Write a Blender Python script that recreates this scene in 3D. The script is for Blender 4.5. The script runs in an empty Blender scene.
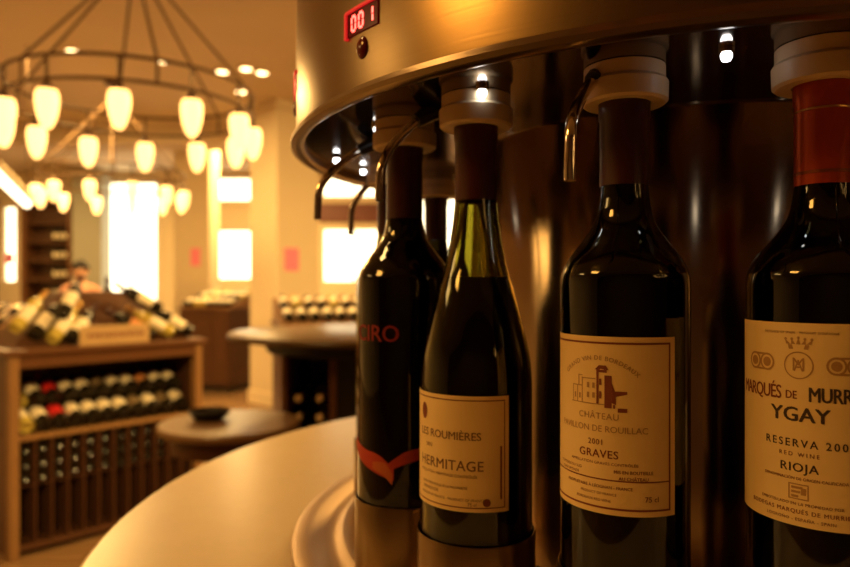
import bpy, bmesh, math, random
from mathutils import Vector, Matrix
random.seed(7)
C = bpy.context.scene.collection
SC = bpy.context.scene
PI = math.pi
R = math.radians
F = 690.0          # focal length in pixels of the 850 px wide frame
CZ = 1.45          # lens height above the floor

# ------------------------------------------------------------------ camera
cam = bpy.data.cameras.new('camera'); co = bpy.data.objects.new('camera', cam); C.objects.link(co)
co.location = (0, 0, CZ); co.rotation_euler = (PI/2, 0, 0)
cam.sensor_width = 36; cam.lens = F/850*36; cam.clip_start = .02; cam.clip_end = 100
cam.dof.use_dof = True; cam.dof.focus_distance = .375; cam.dof.aperture_fstop = 6.6
SC.camera = co
# ------------------------------------------------------------------ world, view, lights
SC.view_settings.view_transform = 'Standard'; SC.view_settings.look = 'None'
SC.view_settings.gamma = 1; SC.view_settings.use_curve_mapping = False
SC.view_settings.exposure = 0
w = bpy.data.worlds.new('world'); SC.world = w; w.use_nodes = True
w.node_tree.nodes['Background'].inputs[0].default_value = (1, .8, .55, 1)
w.node_tree.nodes['Background'].inputs[1].default_value = .3
WARM = (1, .60, .19)
def lamp(kind, name, loc, power, col=WARM, size=.1, target=None, spot=None):
    l = bpy.data.lights.new(name, kind); o = bpy.data.objects.new(name, l); C.objects.link(o)
    o.location = loc; l.energy = power; l.color = col
    if kind == 'AREA': l.size = size
    else: l.shadow_soft_size = size
    if spot: l.spot_size = spot; l.spot_blend = .6
    if target is not None:
        o.rotation_euler = (Vector(target)-Vector(loc)).to_track_quat('-Z', 'Y').to_euler()
    return o
# fill lights added under the ceiling to brighten room and foreground, then a spotlight
AMBER = (1, .46, .08)
lamp('AREA', 'added_fill_light', (-3.1, -.5, 3.5), 70, AMBER, .9, (-1.4, 0, 0))
lamp('AREA', 'added_fill_light', (-1.5, 1.0, 3.5), 24, WARM, .5, (-1.5, 1.0, 0))
lamp('AREA', 'added_fill_light', (-5.6, 1.5, 3.5), 45, WARM, 1.2, (-5.6, 1.5, 0))
lamp('AREA', 'added_fill_light', (-3.5, 6.6, 3.5), 210, WARM, 1.2, (-3.5, 6.6, 0))
lamp('AREA', 'added_fill_light', (-2.5, 10.8, 3.5), 200, WARM, 1.2, (-2.5, 10.8, 0))
lamp('AREA', 'added_fill_light', (-6.6, 10.6, 3.5), 110, WARM, 1.0, (-6.6, 10.6, 0))
lamp('AREA', 'added_fill_light', (1.4, 5.4, 3.5), 380, WARM, 1.0, (1.0, 5.6, 0))
lamp('SPOT', 'ceiling_spotlight', (.1, -.9, 3.5), 900, WARM, .05, (-1.95, 4.05, .88), R(24))

# ------------------------------------------------------------------ helpers
def P(x, y, d):
    "point seen at pixel x,y at distance d in front of the lens plane"
    return Vector(((x-425)/F*d, d, CZ-(y-283.5)/F*d))
MATS = {}
def mat(name, col, rough=.5, metal=0.0, var=.12, scale=20.0, bump=0.0, emit=None, estr=0.0, trans=0.0, ior=1.5, coat=0.0, aniso=0.0, stretch=None, spec=.5):
    if name in MATS: return MATS[name]
    m = bpy.data.materials.new(name); m.use_nodes = True
    nt = m.node_tree; b = nt.nodes['Principled BSDF']
    b.inputs['Roughness'].default_value = rough; b.inputs['Metallic'].default_value = metal
    b.inputs['IOR'].default_value = ior; b.inputs['Transmission Weight'].default_value = trans
    b.inputs['Coat Weight'].default_value = coat; b.inputs['Anisotropic'].default_value = aniso
    b.inputs['Specular IOR Level'].default_value = spec
    tc = nt.nodes.new('ShaderNodeTexCoord'); mp = nt.nodes.new('ShaderNodeMapping')
    nt.links.new(tc.outputs['Object'], mp.inputs['Vector'])
    if stretch: mp.inputs['Scale'].default_value = stretch
    n = nt.nodes.new('ShaderNodeTexNoise'); n.inputs['Scale'].default_value = scale; n.inputs['Detail'].default_value = 4
    nt.links.new(mp.outputs['Vector'], n.inputs['Vector'])
    mx = nt.nodes.new('ShaderNodeMix'); mx.data_type = 'RGBA'
    mx.inputs[6].default_value = (*[c*(1-var) for c in col], 1); mx.inputs[7].default_value = (*[min(1, c*(1+var)) for c in col], 1)
    nt.links.new(n.outputs['Fac'], mx.inputs[0]); nt.links.new(mx.outputs[2], b.inputs['Base Color'])
    if bump:
        bp = nt.nodes.new('ShaderNodeBump'); bp.inputs['Strength'].default_value = bump; bp.inputs['Distance'].default_value = .002
        nt.links.new(n.outputs['Fac'], bp.inputs['Height']); nt.links.new(bp.outputs['Normal'], b.inputs['Normal'])
    if emit:
        b.inputs['Emission Color'].default_value = (*emit, 1); b.inputs['Emission Strength'].default_value = estr
    MATS[name] = m
    return m
def plank_mat(name, c1, c2, rough, sx, sy):
    m = bpy.data.materials.new(name); m.use_nodes = True; nt = m.node_tree; b = nt.nodes['Principled BSDF']
    b.inputs['Roughness'].default_value = rough
    tc = nt.nodes.new('ShaderNodeTexCoord'); br = nt.nodes.new('ShaderNodeTexBrick')
    br.inputs['Color1'].default_value = (*c1, 1); br.inputs['Color2'].default_value = (*c2, 1); br.inputs['Mortar'].default_value = (*[c*.3 for c in c1], 1)
    br.inputs['Scale'].default_value = 1; br.inputs['Brick Width'].default_value = sx; br.inputs['Row Height'].default_value = sy; br.inputs['Mortar Size'].default_value = .003
    nt.links.new(tc.outputs['Object'], br.inputs['Vector']); nt.links.new(br.outputs['Color'], b.inputs['Base Color'])
    MATS[name] = m
    return m
def obj(name, bm, m, parent=None, loc=None, smooth=True, angle=35):
    me = bpy.data.meshes.new(name); bm.to_mesh(me); bm.free()
    for mm in (m if isinstance(m, (list, tuple)) else [m]): me.materials.append(mm)
    if smooth:
        me.polygons.foreach_set('use_smooth', [True]*len(me.polygons))
        me.set_sharp_from_angle(angle=R(angle))
    o = bpy.data.objects.new(name, me); C.objects.link(o)
    if parent: o.parent = parent
    if loc is not None: o.location = loc
    return o
def tag(o, label, cat, group=None):
    o['label'] = label; o['category'] = cat
    if group: o['group'] = group
    return o
def thing(name, label, cat, loc=(0, 0, 0), rotz=0, group=None):
    o = bpy.data.objects.new(name, None); C.objects.link(o); o.empty_display_size = .1
    o.location = loc; o.rotation_euler = (0, 0, rotz)
    return tag(o, label, cat, group)
def dup(root, label, group=None, matrix=None):
    r = root.copy(); C.objects.link(r)
    if matrix is not None: r.matrix_world = matrix
    r['label'] = label
    if group: r['group'] = group
    for ch in list(root.children):
        c = ch.copy(); C.objects.link(c); c.parent = r
        for g in list(ch.children):
            d = g.copy(); C.objects.link(d); d.parent = c
    return r
def box(bm, x0, x1, y0, y1, z0, z1, bevel=0.0):
    M = Matrix.Translation(((x0+x1)/2, (y0+y1)/2, (z0+z1)/2)) @ Matrix.Diagonal((abs(x1-x0), abs(y1-y0), abs(z1-z0), 1))
    r = bmesh.ops.create_cube(bm, size=1, matrix=M)
    if bevel:
        vs = r['verts']; es = list({e for v in vs for e in v.link_edges})
        bmesh.ops.bevel(bm, geom=es, offset=bevel, segments=2, affect='EDGES', profile=.5)
    return bm
def bx(x0, x1, y0, y1, z0, z1, bevel=0.0):
    return box(bmesh.new(), x0, x1, y0, y1, z0, z1, bevel)
def lathe(prof, n=48, bm=None, M=None, a0=0, a1=2*PI):
    bm = bm or bmesh.new(); M = M or Matrix()
    full = abs(a1-a0-2*PI) < 1e-6
    rings = []
    for r, z in prof:
        if r < 1e-6: rings.append([bm.verts.new(M @ Vector((0, 0, z)))])
        else: rings.append([bm.verts.new(M @ Vector((r*math.cos(a0+(a1-a0)*k/n), r*math.sin(a0+(a1-a0)*k/n), z))) for k in range(n if full else n+1)])
    for A, B in zip(rings, rings[1:]):
        for k in range(n):
            k2 = (k+1) % n if full else k+1
            try:
                if len(A) == 1 and len(B) == 1: continue
                if len(A) == 1: bm.faces.new((A[0], B[k2], B[k]))
                elif len(B) == 1: bm.faces.new((A[k], A[k2], B[0]))
                else: bm.faces.new((A[k], A[k2], B[k2], B[k]))
            except ValueError: pass
    bmesh.ops.recalc_face_normals(bm, faces=bm.faces[:])
    return bm
def catmull(pts, n=6):
    out = []
    pts = [Vector(p) for p in pts]
    for i in range(len(pts)-1):
        p0 = pts[max(i-1, 0)]; p1 = pts[i]; p2 = pts[i+1]; p3 = pts[min(i+2, len(pts)-1)]
        for k in range(n):
            t = k/n
            out.append(.5*((2*p1)+(p2-p0)*t+(2*p0-5*p1+4*p2-p3)*t*t+(3*p1-p0-3*p2+p3)*t**3))
    out.append(pts[-1])
    return out
def tube(pts, r, n=10, bm=None, closed=False):
    bm = bm or bmesh.new(); pts = [Vector(p) for p in pts]; N = len(pts); rings = []
    rr = r if isinstance(r, (list, tuple)) else [r]*N
    nrm = None
    for i, p in enumerate(pts):
        if closed: t = pts[(i+1) % N]-pts[i-1]
        else: t = pts[min(i+1, N-1)]-pts[max(i-1, 0)]
        t.normalize()
        if nrm is None:
            nrm = t.orthogonal().normalized() if abs(t.z) > .9 else Vector((0, 0, 1)).cross(t).normalized()
        nrm = (nrm-t*nrm.dot(t)).normalized(); b = t.cross(nrm)
        rings.append([bm.verts.new(p+rr[i]*(nrm*math.cos(2*PI*k/n)+b*math.sin(2*PI*k/n))) for k in range(n)])
    for i in range(N if closed else N-1):
        A, B = rings[i], rings[(i+1) % N]
        for k in range(n): bm.faces.new((A[k], A[(k+1) % n], B[(k+1) % n], B[k]))
    if not closed:
        bm.faces.new(rings[0][::-1]); bm.faces.new(rings[-1])
    bmesh.ops.recalc_face_normals(bm, faces=bm.faces[:])
    return bm
def struct(name, bm, m, smooth=False):
    o = obj(name, bm, m, smooth=smooth); o['kind'] = 'structure'; return o

# text as flat mesh data: list of (verts2d, faces)
TEXT_CACHE = {}
def text2d(s, size, bold=0.0, space=1.0, sx=1.0):
    if bold > .002:
        vs, fs = text2d(s, size, 0, space, sx); V, Fc = [], []
        for dx, dy in ((-1, 0), (1, 0), (-.4, .6), (.4, -.6)):
            Fc += [tuple(i+len(V) for i in f) for f in fs]; V += [(x+dx*bold*1.3*size, y+dy*bold*size) for x, y in vs]
        return V, Fc
    cu = bpy.data.curves.new('lettering', 'FONT'); cu.body = s; cu.size = 1; cu.offset = bold; cu.space_character = space
    cu.align_x = 'CENTER'; cu.align_y = 'CENTER'; cu.resolution_u = 3
    o = bpy.data.objects.new('lettering', cu); C.objects.link(o)
    dg = bpy.context.evaluated_depsgraph_get()
    me = bpy.data.meshes.new_from_object(o.evaluated_get(dg))
    vs = [(v.co.x*size*sx, v.co.y*size) for v in me.vertices]; fs = [tuple(p.vertices) for p in me.polygons]
    bpy.data.objects.remove(o); bpy.data.curves.remove(cu); bpy.data.meshes.remove(me)
    return vs, fs

# ------------------------------------------------------------------ materials
cream = mat('cream_paint', (.74, .62, .42), .7, var=.05, scale=3)
ceil_m = mat('ceiling_paint', (.72, .6, .42), .8, var=.05, scale=2)
grey_p = mat('grey_paint', (.36, .36, .3), .7, var=.05)
darkwood = mat('dark_wood', (.085, .034, .014), .4, var=.4, scale=9, stretch=(1, 1, 12))
midwood = mat('brown_wood', (.13, .052, .018), .4, var=.35, scale=9, stretch=(12, 1, 1))
tanwood = mat('tan_wood', (.27, .14, .052), .45, var=.25, scale=9, stretch=(10, 1, 1))
floor_m = plank_mat('floor_boards', (.21, .12, .055), (.26, .15, .07), .25, 1.2, .12)
blackm = mat('black_plastic', (.012, .011, .01), .35)
ironm = mat('bronze_iron', (.13, .075, .035), .45, metal=.6)
shade_m = mat('lit_glass_shade', (.9, .75, .5), .4, var=.03, emit=(1, .52, .15), estr=3.8)
down_m = mat('lit_downlight', (.9, .8, .6), .4, emit=(1, .66, .3), estr=9)
tube_m = mat('lit_tube', (.9, .9, .8), .4, emit=(1, .8, .5), estr=5)
pane_m = mat('daylit_pane', (.9, .9, .85), .2, var=.02, emit=(1, .9, .6), estr=3.4)
steel = mat('brushed_steel', (.31, .215, .115), .29, metal=1, var=.06, scale=6, stretch=(1, 1, 90), bump=.02)
core_m = mat('polished_steel', (.42, .31, .19), .17, metal=1, aniso=.8, var=.05, scale=6, stretch=(1, 1, 60))
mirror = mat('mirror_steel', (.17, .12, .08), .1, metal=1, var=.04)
for m_ in (core_m,):     # grain of the steel runs round the cylinder
    tn = m_.node_tree.nodes.new('ShaderNodeTangent'); tn.direction_type = 'RADIAL'; tn.axis = 'Z'
    m_.node_tree.nodes['Principled BSDF'].inputs['Anisotropic Rotation'].default_value = .25
    m_.node_tree.links.new(tn.outputs['Tangent'], m_.node_tree.nodes['Principled BSDF'].inputs['Tangent'])
chrome = mat('chrome', (.75, .7, .62), .08, metal=1, var=.02)
stop_m = mat('cream_plastic', (.78, .6, .36), .45, var=.04)
lamin = mat('beige_laminate', (.66, .53, .35), .27, var=.04, scale=40, spec=.35)
edge_m = mat('brown_laminate', (.18, .1, .05), .4)
paper = mat('label_paper', (.82, .61, .29), .6, var=.05, scale=60)
paper2 = mat('cream_label_paper', (.85, .66, .35), .6, var=.05, scale=60)
ink = mat('black_ink', (.05, .03, .025), .6)
redink = mat('red_brown_ink', (.2, .045, .02), .6)
tanink = mat('tan_ink', (.42, .24, .1), .6)
red_led = mat('red_digit', (.3, .01, .01), .4, emit=(1, .07, .05), estr=7)
red_win = mat('red_window', (.05, .002, .002), .2, spec=.1, emit=(1, .01, .01), estr=.04)
red_lens = mat('dark_red_lens', (.12, .006, .004), .15)
led_m = mat('lit_white_diode', (.9, .9, .9), .3, emit=(.95, .97, 1), estr=9)
glass_green = mat('dark_green_glass', (.30, .28, .07), .02, var=.05, trans=1, ior=1.5)
glass_black = mat('near_black_glass', (.07, .055, .02), .02, var=.05, trans=1, ior=1.5)
wine_m = mat('red_wine', (.004, .001, .001), .3, spec=.1)
cap_dark = mat('dark_maroon_foil', (.045, .006, .005), .35, var=.1)
cap_red = mat('orange_red_foil', (.45, .055, .012), .3, metal=.35, var=.1)
cap_plum = mat('plum_foil', (.06, .007, .006), .38, var=.1)
gold_m = mat('gold_foil', (.75, .45, .15), .3, metal=1)
flame = mat('red_print', (.42, .035, .02), .5)
flame2 = mat('orange_print', (.5, .12, .03), .5)
pink = mat('pink_paper', (.95, .27, .42), .7, var=.04)

# ------------------------------------------------------------------ room shell
XL, XR, YF, YB, ZC = -8.7, 5.0, -4.0, 13.2, 3.6
struct('floor', bx(XL, XR, YF, YB, -.1, 0), floor_m)
struct('ceiling', bx(XL, XR, YF, YB, ZC, ZC+.1), ceil_m)
struct('wall_left', bx(XL-.15, XL, YF, YB, 0, ZC), cream)
struct('wall_right', bx(XR, XR+.15, YF, YB, 0, ZC), darkwood)
struct('wall_front', bx(XL, XR, YF-.15, YF, 0, ZC), darkwood)
# back wall with window openings, built as one wall around the holes
wins = [(-8.1, -7.8, 1.45, 2.95), (-6.19, -5.1, .9, 3.42), (-4.0, -3.28, 1.5, 2.5), (-4.0, -3.28, 3.0, 3.5), (-1.98, -.75, 1.45, 2.52), (-1.98, -.75, 3.08, 3.5), (-.1, .72, 1.45, 3.3)]
xs = sorted({XL, XR, *[v for q in wins for v in q[:2]]}); zs = sorted({0, ZC, *[v for q in wins for v in q[2:]]})
bm = bmesh.new()
for xa, xb in zip(xs, xs[1:]):
    for za, zb in zip(zs, zs[1:]):
        cx, cz = (xa+xb)/2, (za+zb)/2
        if not any(q[0] < cx < q[1] and q[2] < cz < q[3] for q in wins): box(bm, xa, xb, YB, YB+.2, za, zb)
bmesh.ops.remove_doubles(bm, verts=bm.verts[:], dist=1e-5)
struct('wall_back', bm, cream)
for i, (xa, xb, za, zb) in enumerate(wins):
    fr = bmesh.new(); t = .045
    box(fr, xa, xa+t, YB+.02, YB+.1, za, zb); box(fr, xb-t, xb, YB+.02, YB+.1, za, zb)
    box(fr, xa+t, xb-t, YB+.02, YB+.1, za, za+t); box(fr, xa+t, xb-t, YB+.02, YB+.1, zb-t, zb)
    if xb-xa > .9: box(fr, (xa+xb)/2-.02, (xa+xb)/2+.02, YB+.03, YB+.09, za+t, zb-t)
    root = struct('window_%d' % (i+1), fr, cream)
    obj('pane', bx(xa+t, xb-t, YB+.1, YB+.12, za+t, zb-t), pane_m, root, smooth=False)
struct('trim_1', bx(-2.1, -.6, YB-.06, YB, 2.62, 2.98, .01), mat('red_brown_paint', (.13, .03, .018), .5))
struct('trim_2', bx(XL, XR, YB-.05, YB, ZC-.12, ZC), cream)
struct('baseboard_back', bx(XL, XR, YB-.03, YB, 0, .14), cream)
struct('baseboard_left', bx(XL, XL+.03, YF, YB-.05, 0, .14), cream)
# ceiling beam across the shop
struct('trim_3', bx(XL, XR, 9.2, 9.7, ZC-.28, ZC), ceil_m)
struct('wall_partition', bx(-6.52, -5.98, 12.75, YB-.06, 0, ZC-.13), grey_p)

# square cream columns
def column(name, label, cx, cy, a, rot):
    t = thing(name, label, 'column', (cx, cy, 0), rot)
    obj('shaft', bx(-a/2, a/2, -a/2, a/2, .16, ZC-.1, .012), cream, t, smooth=False)
    obj('plinth', bx(-a/2-.02, a/2+.02, -a/2-.02, a/2+.02, 0, .16, .008), cream, t, smooth=False)
    obj('capital', bx(-a/2-.03, a/2+.03, -a/2-.03, a/2+.03, ZC-.1, ZC-.001, .01), cream, t, smooth=False)
    return t
A1 = .6
c0 = Vector((-1.716, 8.0)); cc = c0+A1*.5*Vector((math.sqrt(.5)-math.sqrt(.5), 2*math.sqrt(.5)))
column('column', 'cream square column set cornerwise behind the dark round tasting table', cc.x, cc.y, A1, R(45))
column('column', 'cream square column farther back, beside the tall bright window', -3.4, 10.3, .52, 0)
pt = c0+.2*Vector((.7071, .7071))
n_ = obj('paper_notice', bx(-.1, .1, -.004, 0, -.135, .135), pink, None, (pt.x+.0008, pt.y-.0008, P(0, 259.5, 8.14).z), smooth=False)
n_.rotation_euler = (0, 0, R(45)); tag(n_, 'bright pink paper notice on the nearer cream column', 'notice')
n_ = obj('paper_notice', bx(-.07, .07, -.004, 0, -.13, .13), pink, None, (-3.34, 10.038, P(0, 257, 10.03).z), smooth=False)
tag(n_, 'small pink paper notice on the farther cream column', 'notice')
n_ = obj('paper_notice', bx(-.08, .08, -.004, 0, -.1, .1), pink, None, (-7.95, 13.2, P(0, 258, 13.1).z), smooth=False)
tag(n_, 'pink paper notice in the narrow window at far left', 'notice')

# ------------------------------------------------------------------ ceiling downlights
for px, py, lab in ((73, 50, 'leftmost, above the chandelier ring'), (163, 60, 'just above the middle of the chandelier ring'), (222, 71, 'right of the chandelier ring, highest of four'),
                    (262, 72, 'close to the steel dispenser head, brightest'), (241, 91, 'lowest, right of the chandelier'), (246, 68, 'between two others near the dispenser')):
    d = (ZC-CZ)*F/(283.5-py)
    t = thing('ceiling_light', 'small round lit ceiling spotlight, '+lab, 'ceiling light', (P(px, py, d).x, d, ZC), 0, 'round ceiling spotlights')
    obj('trim_ring', lathe([(.055, 0), (.085, 0), (.085, -.012), (.075, -.018), (.06, -.016), (.055, -.006)], 24), cream, t)
    obj('lens', lathe([(.0, -.004), (.054, -.004), (.054, -.012), (.03, -.022), (0, -.026)], 24), down_m, t)

# ------------------------------------------------------------------ chandeliers
def chandelier(label, cx, cy, zr, Rr, phase, group):
    t = thing('chandelier', label, 'chandelier', (cx, cy, 0), 0, group)
    up = CZ+1.17*zr; lo = CZ+1.045*zr
    top = CZ+1.92
    circ = lambda r, z: [(r*math.cos(2*PI*k/64), r*math.sin(2*PI*k/64), z) for k in range(64)]
    obj('upper_ring', tube(circ(Rr, up), .010, 8, closed=True), ironm, t)
    obj('lower_ring', tube(circ(Rr, lo), .010, 8, closed=True), ironm, t)
    obj('hub', lathe([(0, top-.09), (.03, top-.07), (.07, top-.02), (.06, top+.02), (.03, top+.06), (.014, top+.08), (.014, ZC-.06), (.08, ZC-.05), (.09, ZC-.001), (0, ZC-.001)], 24), ironm, t)
    for k in range(6):
        a = phase+2*PI*k/6+R(15)
        obj('rod', tube([(.05*math.cos(a), .05*math.sin(a), top), (Rr*math.cos(a), Rr*math.sin(a), up), (Rr*math.cos(a), Rr*math.sin(a), lo)], .008, 6), ironm, t)
    for k in range(12):
        a = phase+2*PI*k/12
        M = Matrix.Translation((Rr*math.cos(a), Rr*math.sin(a), 0))
        zt = lo-.055
        h = obj('lamp_holder', lathe([(0, up), (.009, up-.002), (.009, lo), (.012, lo-.02), (.034, zt+.012), (.036, zt-.004), (0, zt-.004)], 16, M=M), ironm, t)
        s = obj('lamp_shade', lathe([(0, zt-.005), (.05, zt-.005)]+[tuple(v) for v in catmull([(.048, zt-.008), (.056, zt-.03), (.057, zt-.06), (.052, zt-.105), (.041, zt-.152), (.026, zt-.186), (.012, zt-.200), (.001, zt-.203)], 4)], 20, M=M), shade_m, t)
    return t
chandelier('large ring chandelier with two iron hoops and twelve lit glass shades, nearest', -1.77, 4.2, 1.0, .70, R(-90+17), 'ring chandeliers')
chandelier('second ring chandelier, smaller in view, hanging farther back before the tall window', -3.3, 7.3, 1.0, .72, R(-90+8), 'ring chandeliers')
chandelier('ring chandelier of lit glass shades mirrored in the dark bottle shoulders', 2.7, -1.7, 1.0, .72, R(5), 'ring chandeliers')

# linear lamp at far left
a_, b_ = P(-6, 172, 5.0), P(27, 204, 6.2)
bm = tube([a_, b_], .045, 8)
t = thing('linear_lamp', 'slim lit linear lamp hanging at far left above the shelves', 'lamp', (0, 0, 0))
obj('housing', tube([a_+Vector((0, 0, .06)), b_+Vector((0, 0, .06))], .05, 8), cream, t)
obj('light_tube', tube([a_, b_], .035, 8), tube_m, t)
for q in (a_, b_): obj('suspension_wire', tube([q+Vector((0, 0, .1)), Vector((q.x, q.y, ZC))], .004, 6), ironm, t)

# ------------------------------------------------------------------ small wine bottles for the shop furniture
def bordeaux(zshift=0, r=.0375):
    sh = catmull([(r, .200), (r*.952, .2096), (r*.84, .2174), (.0243, .227), (.0178, .237), (.0148, .250), (.0138, .264)], 4)
    return [(0, .018), (.02, .012), (.031, .001), (.0345, 0), (r-.0012, .0018), (r, .006)]+[tuple(v) for v in sh]+[(.0136, .298), (.0146, .2995), (.0146, .308), (.0134, .3115), (0, .312)]
def small_bottle(glass, lab, capm, cap=True):
    t = thing('wine_bottle', 'x', 'wine bottle')
    obj('glass_body', lathe(bordeaux(), 20), glass, t)
    obj('label', lathe([(.0374, .06), (.0379, .061), (.0379, .155), (.0374, .156)], 16, a0=R(-90-75), a1=R(-90+75)), lab, t)
    obj('capsule', lathe([(.0140, .255), (.0144, .255), (.0144, .298), (.0152, .2995), (.0152, .309), (.0138, .3128), (0, .3132)], 16), capm, t)
    return t
sg = mat('opaque_dark_glass', (.014, .010, .004), .16, spec=.35)
yg = mat('yellow_green_glass', (.48, .38, .08), .12)
lab_c = mat('shop_label_cream', (.88, .78, .56), .6); lab_r = mat('shop_label_red', (.62, .02, .02), .5)
lab_d = mat('shop_label_dim', (.20, .14, .07), .6); lab_o = mat('shop_label_orange', (.6, .25, .08), .6)
protos = {}
for key, g, l, c in (('cream', sg, lab_c, cap_dark), ('red', sg, lab_r, lab_r), ('dim', sg, lab_d, cap_dark), ('orange', sg, lab_o, cap_dark), ('yellow', yg, lab_c, gold_m), ('pale', sg, lab_d, stop_m)):
    protos[key] = small_bottle(g, l, c)
DESC = {'cream': 'dark wine bottle with cream label', 'red': 'dark wine bottle with bright red label', 'dim': 'dark wine bottle with dull brown label', 'orange': 'dark wine bottle with orange label', 'yellow': 'yellow-green glass wine bottle', 'pale': 'wine bottle with pale capsule outward'}
used = set()
def put_bottle(kind, M, where, group):
    lab = DESC[kind]+where
    if kind not in used:
        used.add(kind); o = protos[kind]; o.matrix_world = M; o['label'] = lab; o['group'] = group; return o
    return dup(protos[kind], lab, group, M)
def lie(base, axis, face, flip=1):
    "matrix of a bottle whose base stands at `base`, its axis along `axis`, its label turned towards `face`"
    z = Vector(axis).normalized(); f = Vector(face); f = (f-z*f.dot(z)).normalized()
    y = -f; x = y.cross(z)
    M = Matrix((x, y, z)).transposed().to_4x4(); M.translation = Vector(base)
    return M

ORD = ['first', 'second', 'third', 'fourth', 'fifth', 'sixth', 'seventh', 'eighth', 'ninth', 'tenth', 'eleventh', 'twelfth']
# ------------------------------------------------------------------ wine island at left
RW = 1.09
rd = Vector((.676, .737, 0)); rn = Vector((.737, -.676, 0))   # along the front, out of the front
rp = Vector((-2.17, 3.6, 0)); rang = math.atan2(.737, .676)
def rl(x, y, z): return rp+rd*x-rn*y+Vector((0, 0, z))        # x along front, y to the back
TOP = 1.10; DEP = 1.15
t = thing('wine_rack', 'dark wooden wine island with bottle rows and bins, left of the pale round counter', 'wine rack', rp, rang)
obj('top_board', bx(-.03, RW+.03, -.03, DEP, TOP-.03, TOP, .006), midwood, t, smooth=False)
obj('fascia', bx(.03, RW-.03, -.01, .015, TOP-.10, TOP-.03, .003), midwood, t, smooth=False)
for x in (0, RW-.04): obj('post', bx(x, x+.045, -.015, .05, 0, TOP-.03, .004), tanwood, t, smooth=False)
for x in (0, RW-.02): obj('side_panel', bx(x, x+.02, .05, DEP-.03, 0, TOP-.03), darkwood, t, smooth=False)
obj('back_panel', bx(.02, RW-.02, .56, .58, .03, TOP-.03), darkwood, t, smooth=False)
obj('bottom_board', bx(.045, RW-.04, 0, .55, .03, .06, .003), darkwood, t, smooth=False)
obj('shelf', bx(.045, RW-.04, -.005, .55, .615, .635, .003), tanwood, t, smooth=False)
obj('shelf', bx(.045, RW-.04, .04, .55, .36, .368, .003), darkwood, t, smooth=False)
for k in range(1, 12):
    x = .045+(RW-.085)*k/12
    obj('divider', bx(x-.004, x+.004, .0, .55, .06, .36), darkwood, t, smooth=False)
    obj('divider', bx(x-.004, x+.004, .0, .55, .368, .615), darkwood, t, smooth=False)
rows = [['yellow', 'cream', 'red', 'cream', 'cream', 'cream', 'cream', 'dim', 'cream', 'dim', 'cream'],
        ['yellow', 'cream', 'red', 'cream', 'cream', 'dim', 'cream', 'cream', 'orange', 'cream', 'cream']]
RN = ['lower', 'upper']
def tilted(deg): return -rn*math.cos(R(deg))+Vector((0, 0, math.sin(R(deg))))
for r_, row in enumerate(rows):
    for k, kind in enumerate(row):
        x = .095+k*.0895
        put_bottle(kind, lie(rl(x, .03+.10*r_, .68+.122*r_), tilted(20), rn*.55+Vector((0, 0, .83))), ', %s from left, %s row of wine island' % (ORD[k], RN[r_]), 'bottles in the two rows of the wine island')
for c in range(6):
    for q in range(2):
        for s in range(3):
            x = .045+(RW-.085)*(c+.25+.5*q)/6; z = .407+.077*s
            if c == 3 and q == 0:
                put_bottle('cream', lie(rl(x, .03, z), tilted(1.5), Vector((0, 0, 1))), ', %s from bottom of pale stack in island bins' % ORD[s], 'pale bottles in the bins')
            else:
                put_bottle('dim', lie(rl(x, .06, z), -rn, Vector((0, 0, 1))), ' lying in the bins under the wine island shelf', 'dark bottles in the bins under the shelf')
# sloped rack on the island top: a steep front face and a long left flank meeting at a ridge
AX, AY, AZ = .60, .28, .33
stand = bmesh.new()
lo_ = [(.02, .06, TOP), (RW-.02, .06, TOP), (RW-.02, .56, TOP), (.02, .56, TOP)]; hi_ = [(.36, AY, TOP+AZ-.03), (.72, AY, TOP+AZ-.03), (.72, .48, TOP+AZ-.03), (.36, .48, TOP+AZ-.03)]
LV = [stand.verts.new(v) for v in lo_]; HV = [stand.verts.new(v) for v in hi_]
for k in range(4): stand.faces.new((LV[k], LV[(k+1) % 4], HV[(k+1) % 4], HV[k]))
stand.faces.new(HV); stand.faces.new(LV[::-1])
bmesh.ops.recalc_face_normals(stand, faces=stand.faces[:])
obj('display_ramp', stand, darkwood, t, smooth=False)
GP = 'bottles leaning on the ramp of the wine island'
eu = rd; ev = (-rn*(AY-.06)+Vector((0, 0, AZ))).normalized(); en = eu.cross(ev)
if en.dot(rn) < 0: en = -en
def on_front(u, v, deg, kind, where, off=.041):
    d = eu*math.cos(R(deg))+ev*math.sin(R(deg))
    put_bottle(kind, lie(rl(0, .06, TOP)+eu*u+ev*v+en*off, d, en+Vector((0, 0, .3))), where, GP)
for k, (u, v, dg, kd, w_) in enumerate(((.05, .10, 50, 'yellow', .041), (.13, .05, 50, 'cream', .041), (.22, .02, 50, 'yellow', .041), (.27, .13, 58, 'cream', .118), (.31, .01, 50, 'cream', .041), (.79, .01, 140, 'orange', .041), (.86, .16, 140, 'cream', .095), (.92, .02, 140, 'yellow', .041), (1.05, .02, 140, 'cream', .041))):
    on_front(u, v, dg, kd, ', %s from left on ramp front of wine island' % ORD[k], w_)
put_bottle('dim', Matrix.Translation(rl(.80, .70, TOP+.083)), ' standing upright behind the island ramp', GP)
obj('riser', bx(.75, .85, .65, .75, TOP+.0, TOP+.082), darkwood, t, smooth=False)
sb = thing('sign_board', 'small tan sign board with a reddish line, propped on the wine island', 'sign', rl(.545, -.022, TOP+.0004), rang)
obj('board', bx(-.20, .20, 0, .012, 0, .11, .003), mat('pale_sign_wood', (.5, .33, .15), .5), sb, smooth=False)
bm = bmesh.new(); xx = -.155
while xx < .15:
    ww = random.uniform(.012, .03); box(bm, xx, xx+ww, -.0012, -.0002, .046, .066); xx += ww+.008
obj('faded_line', bm, redink, sb, smooth=False)

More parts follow.
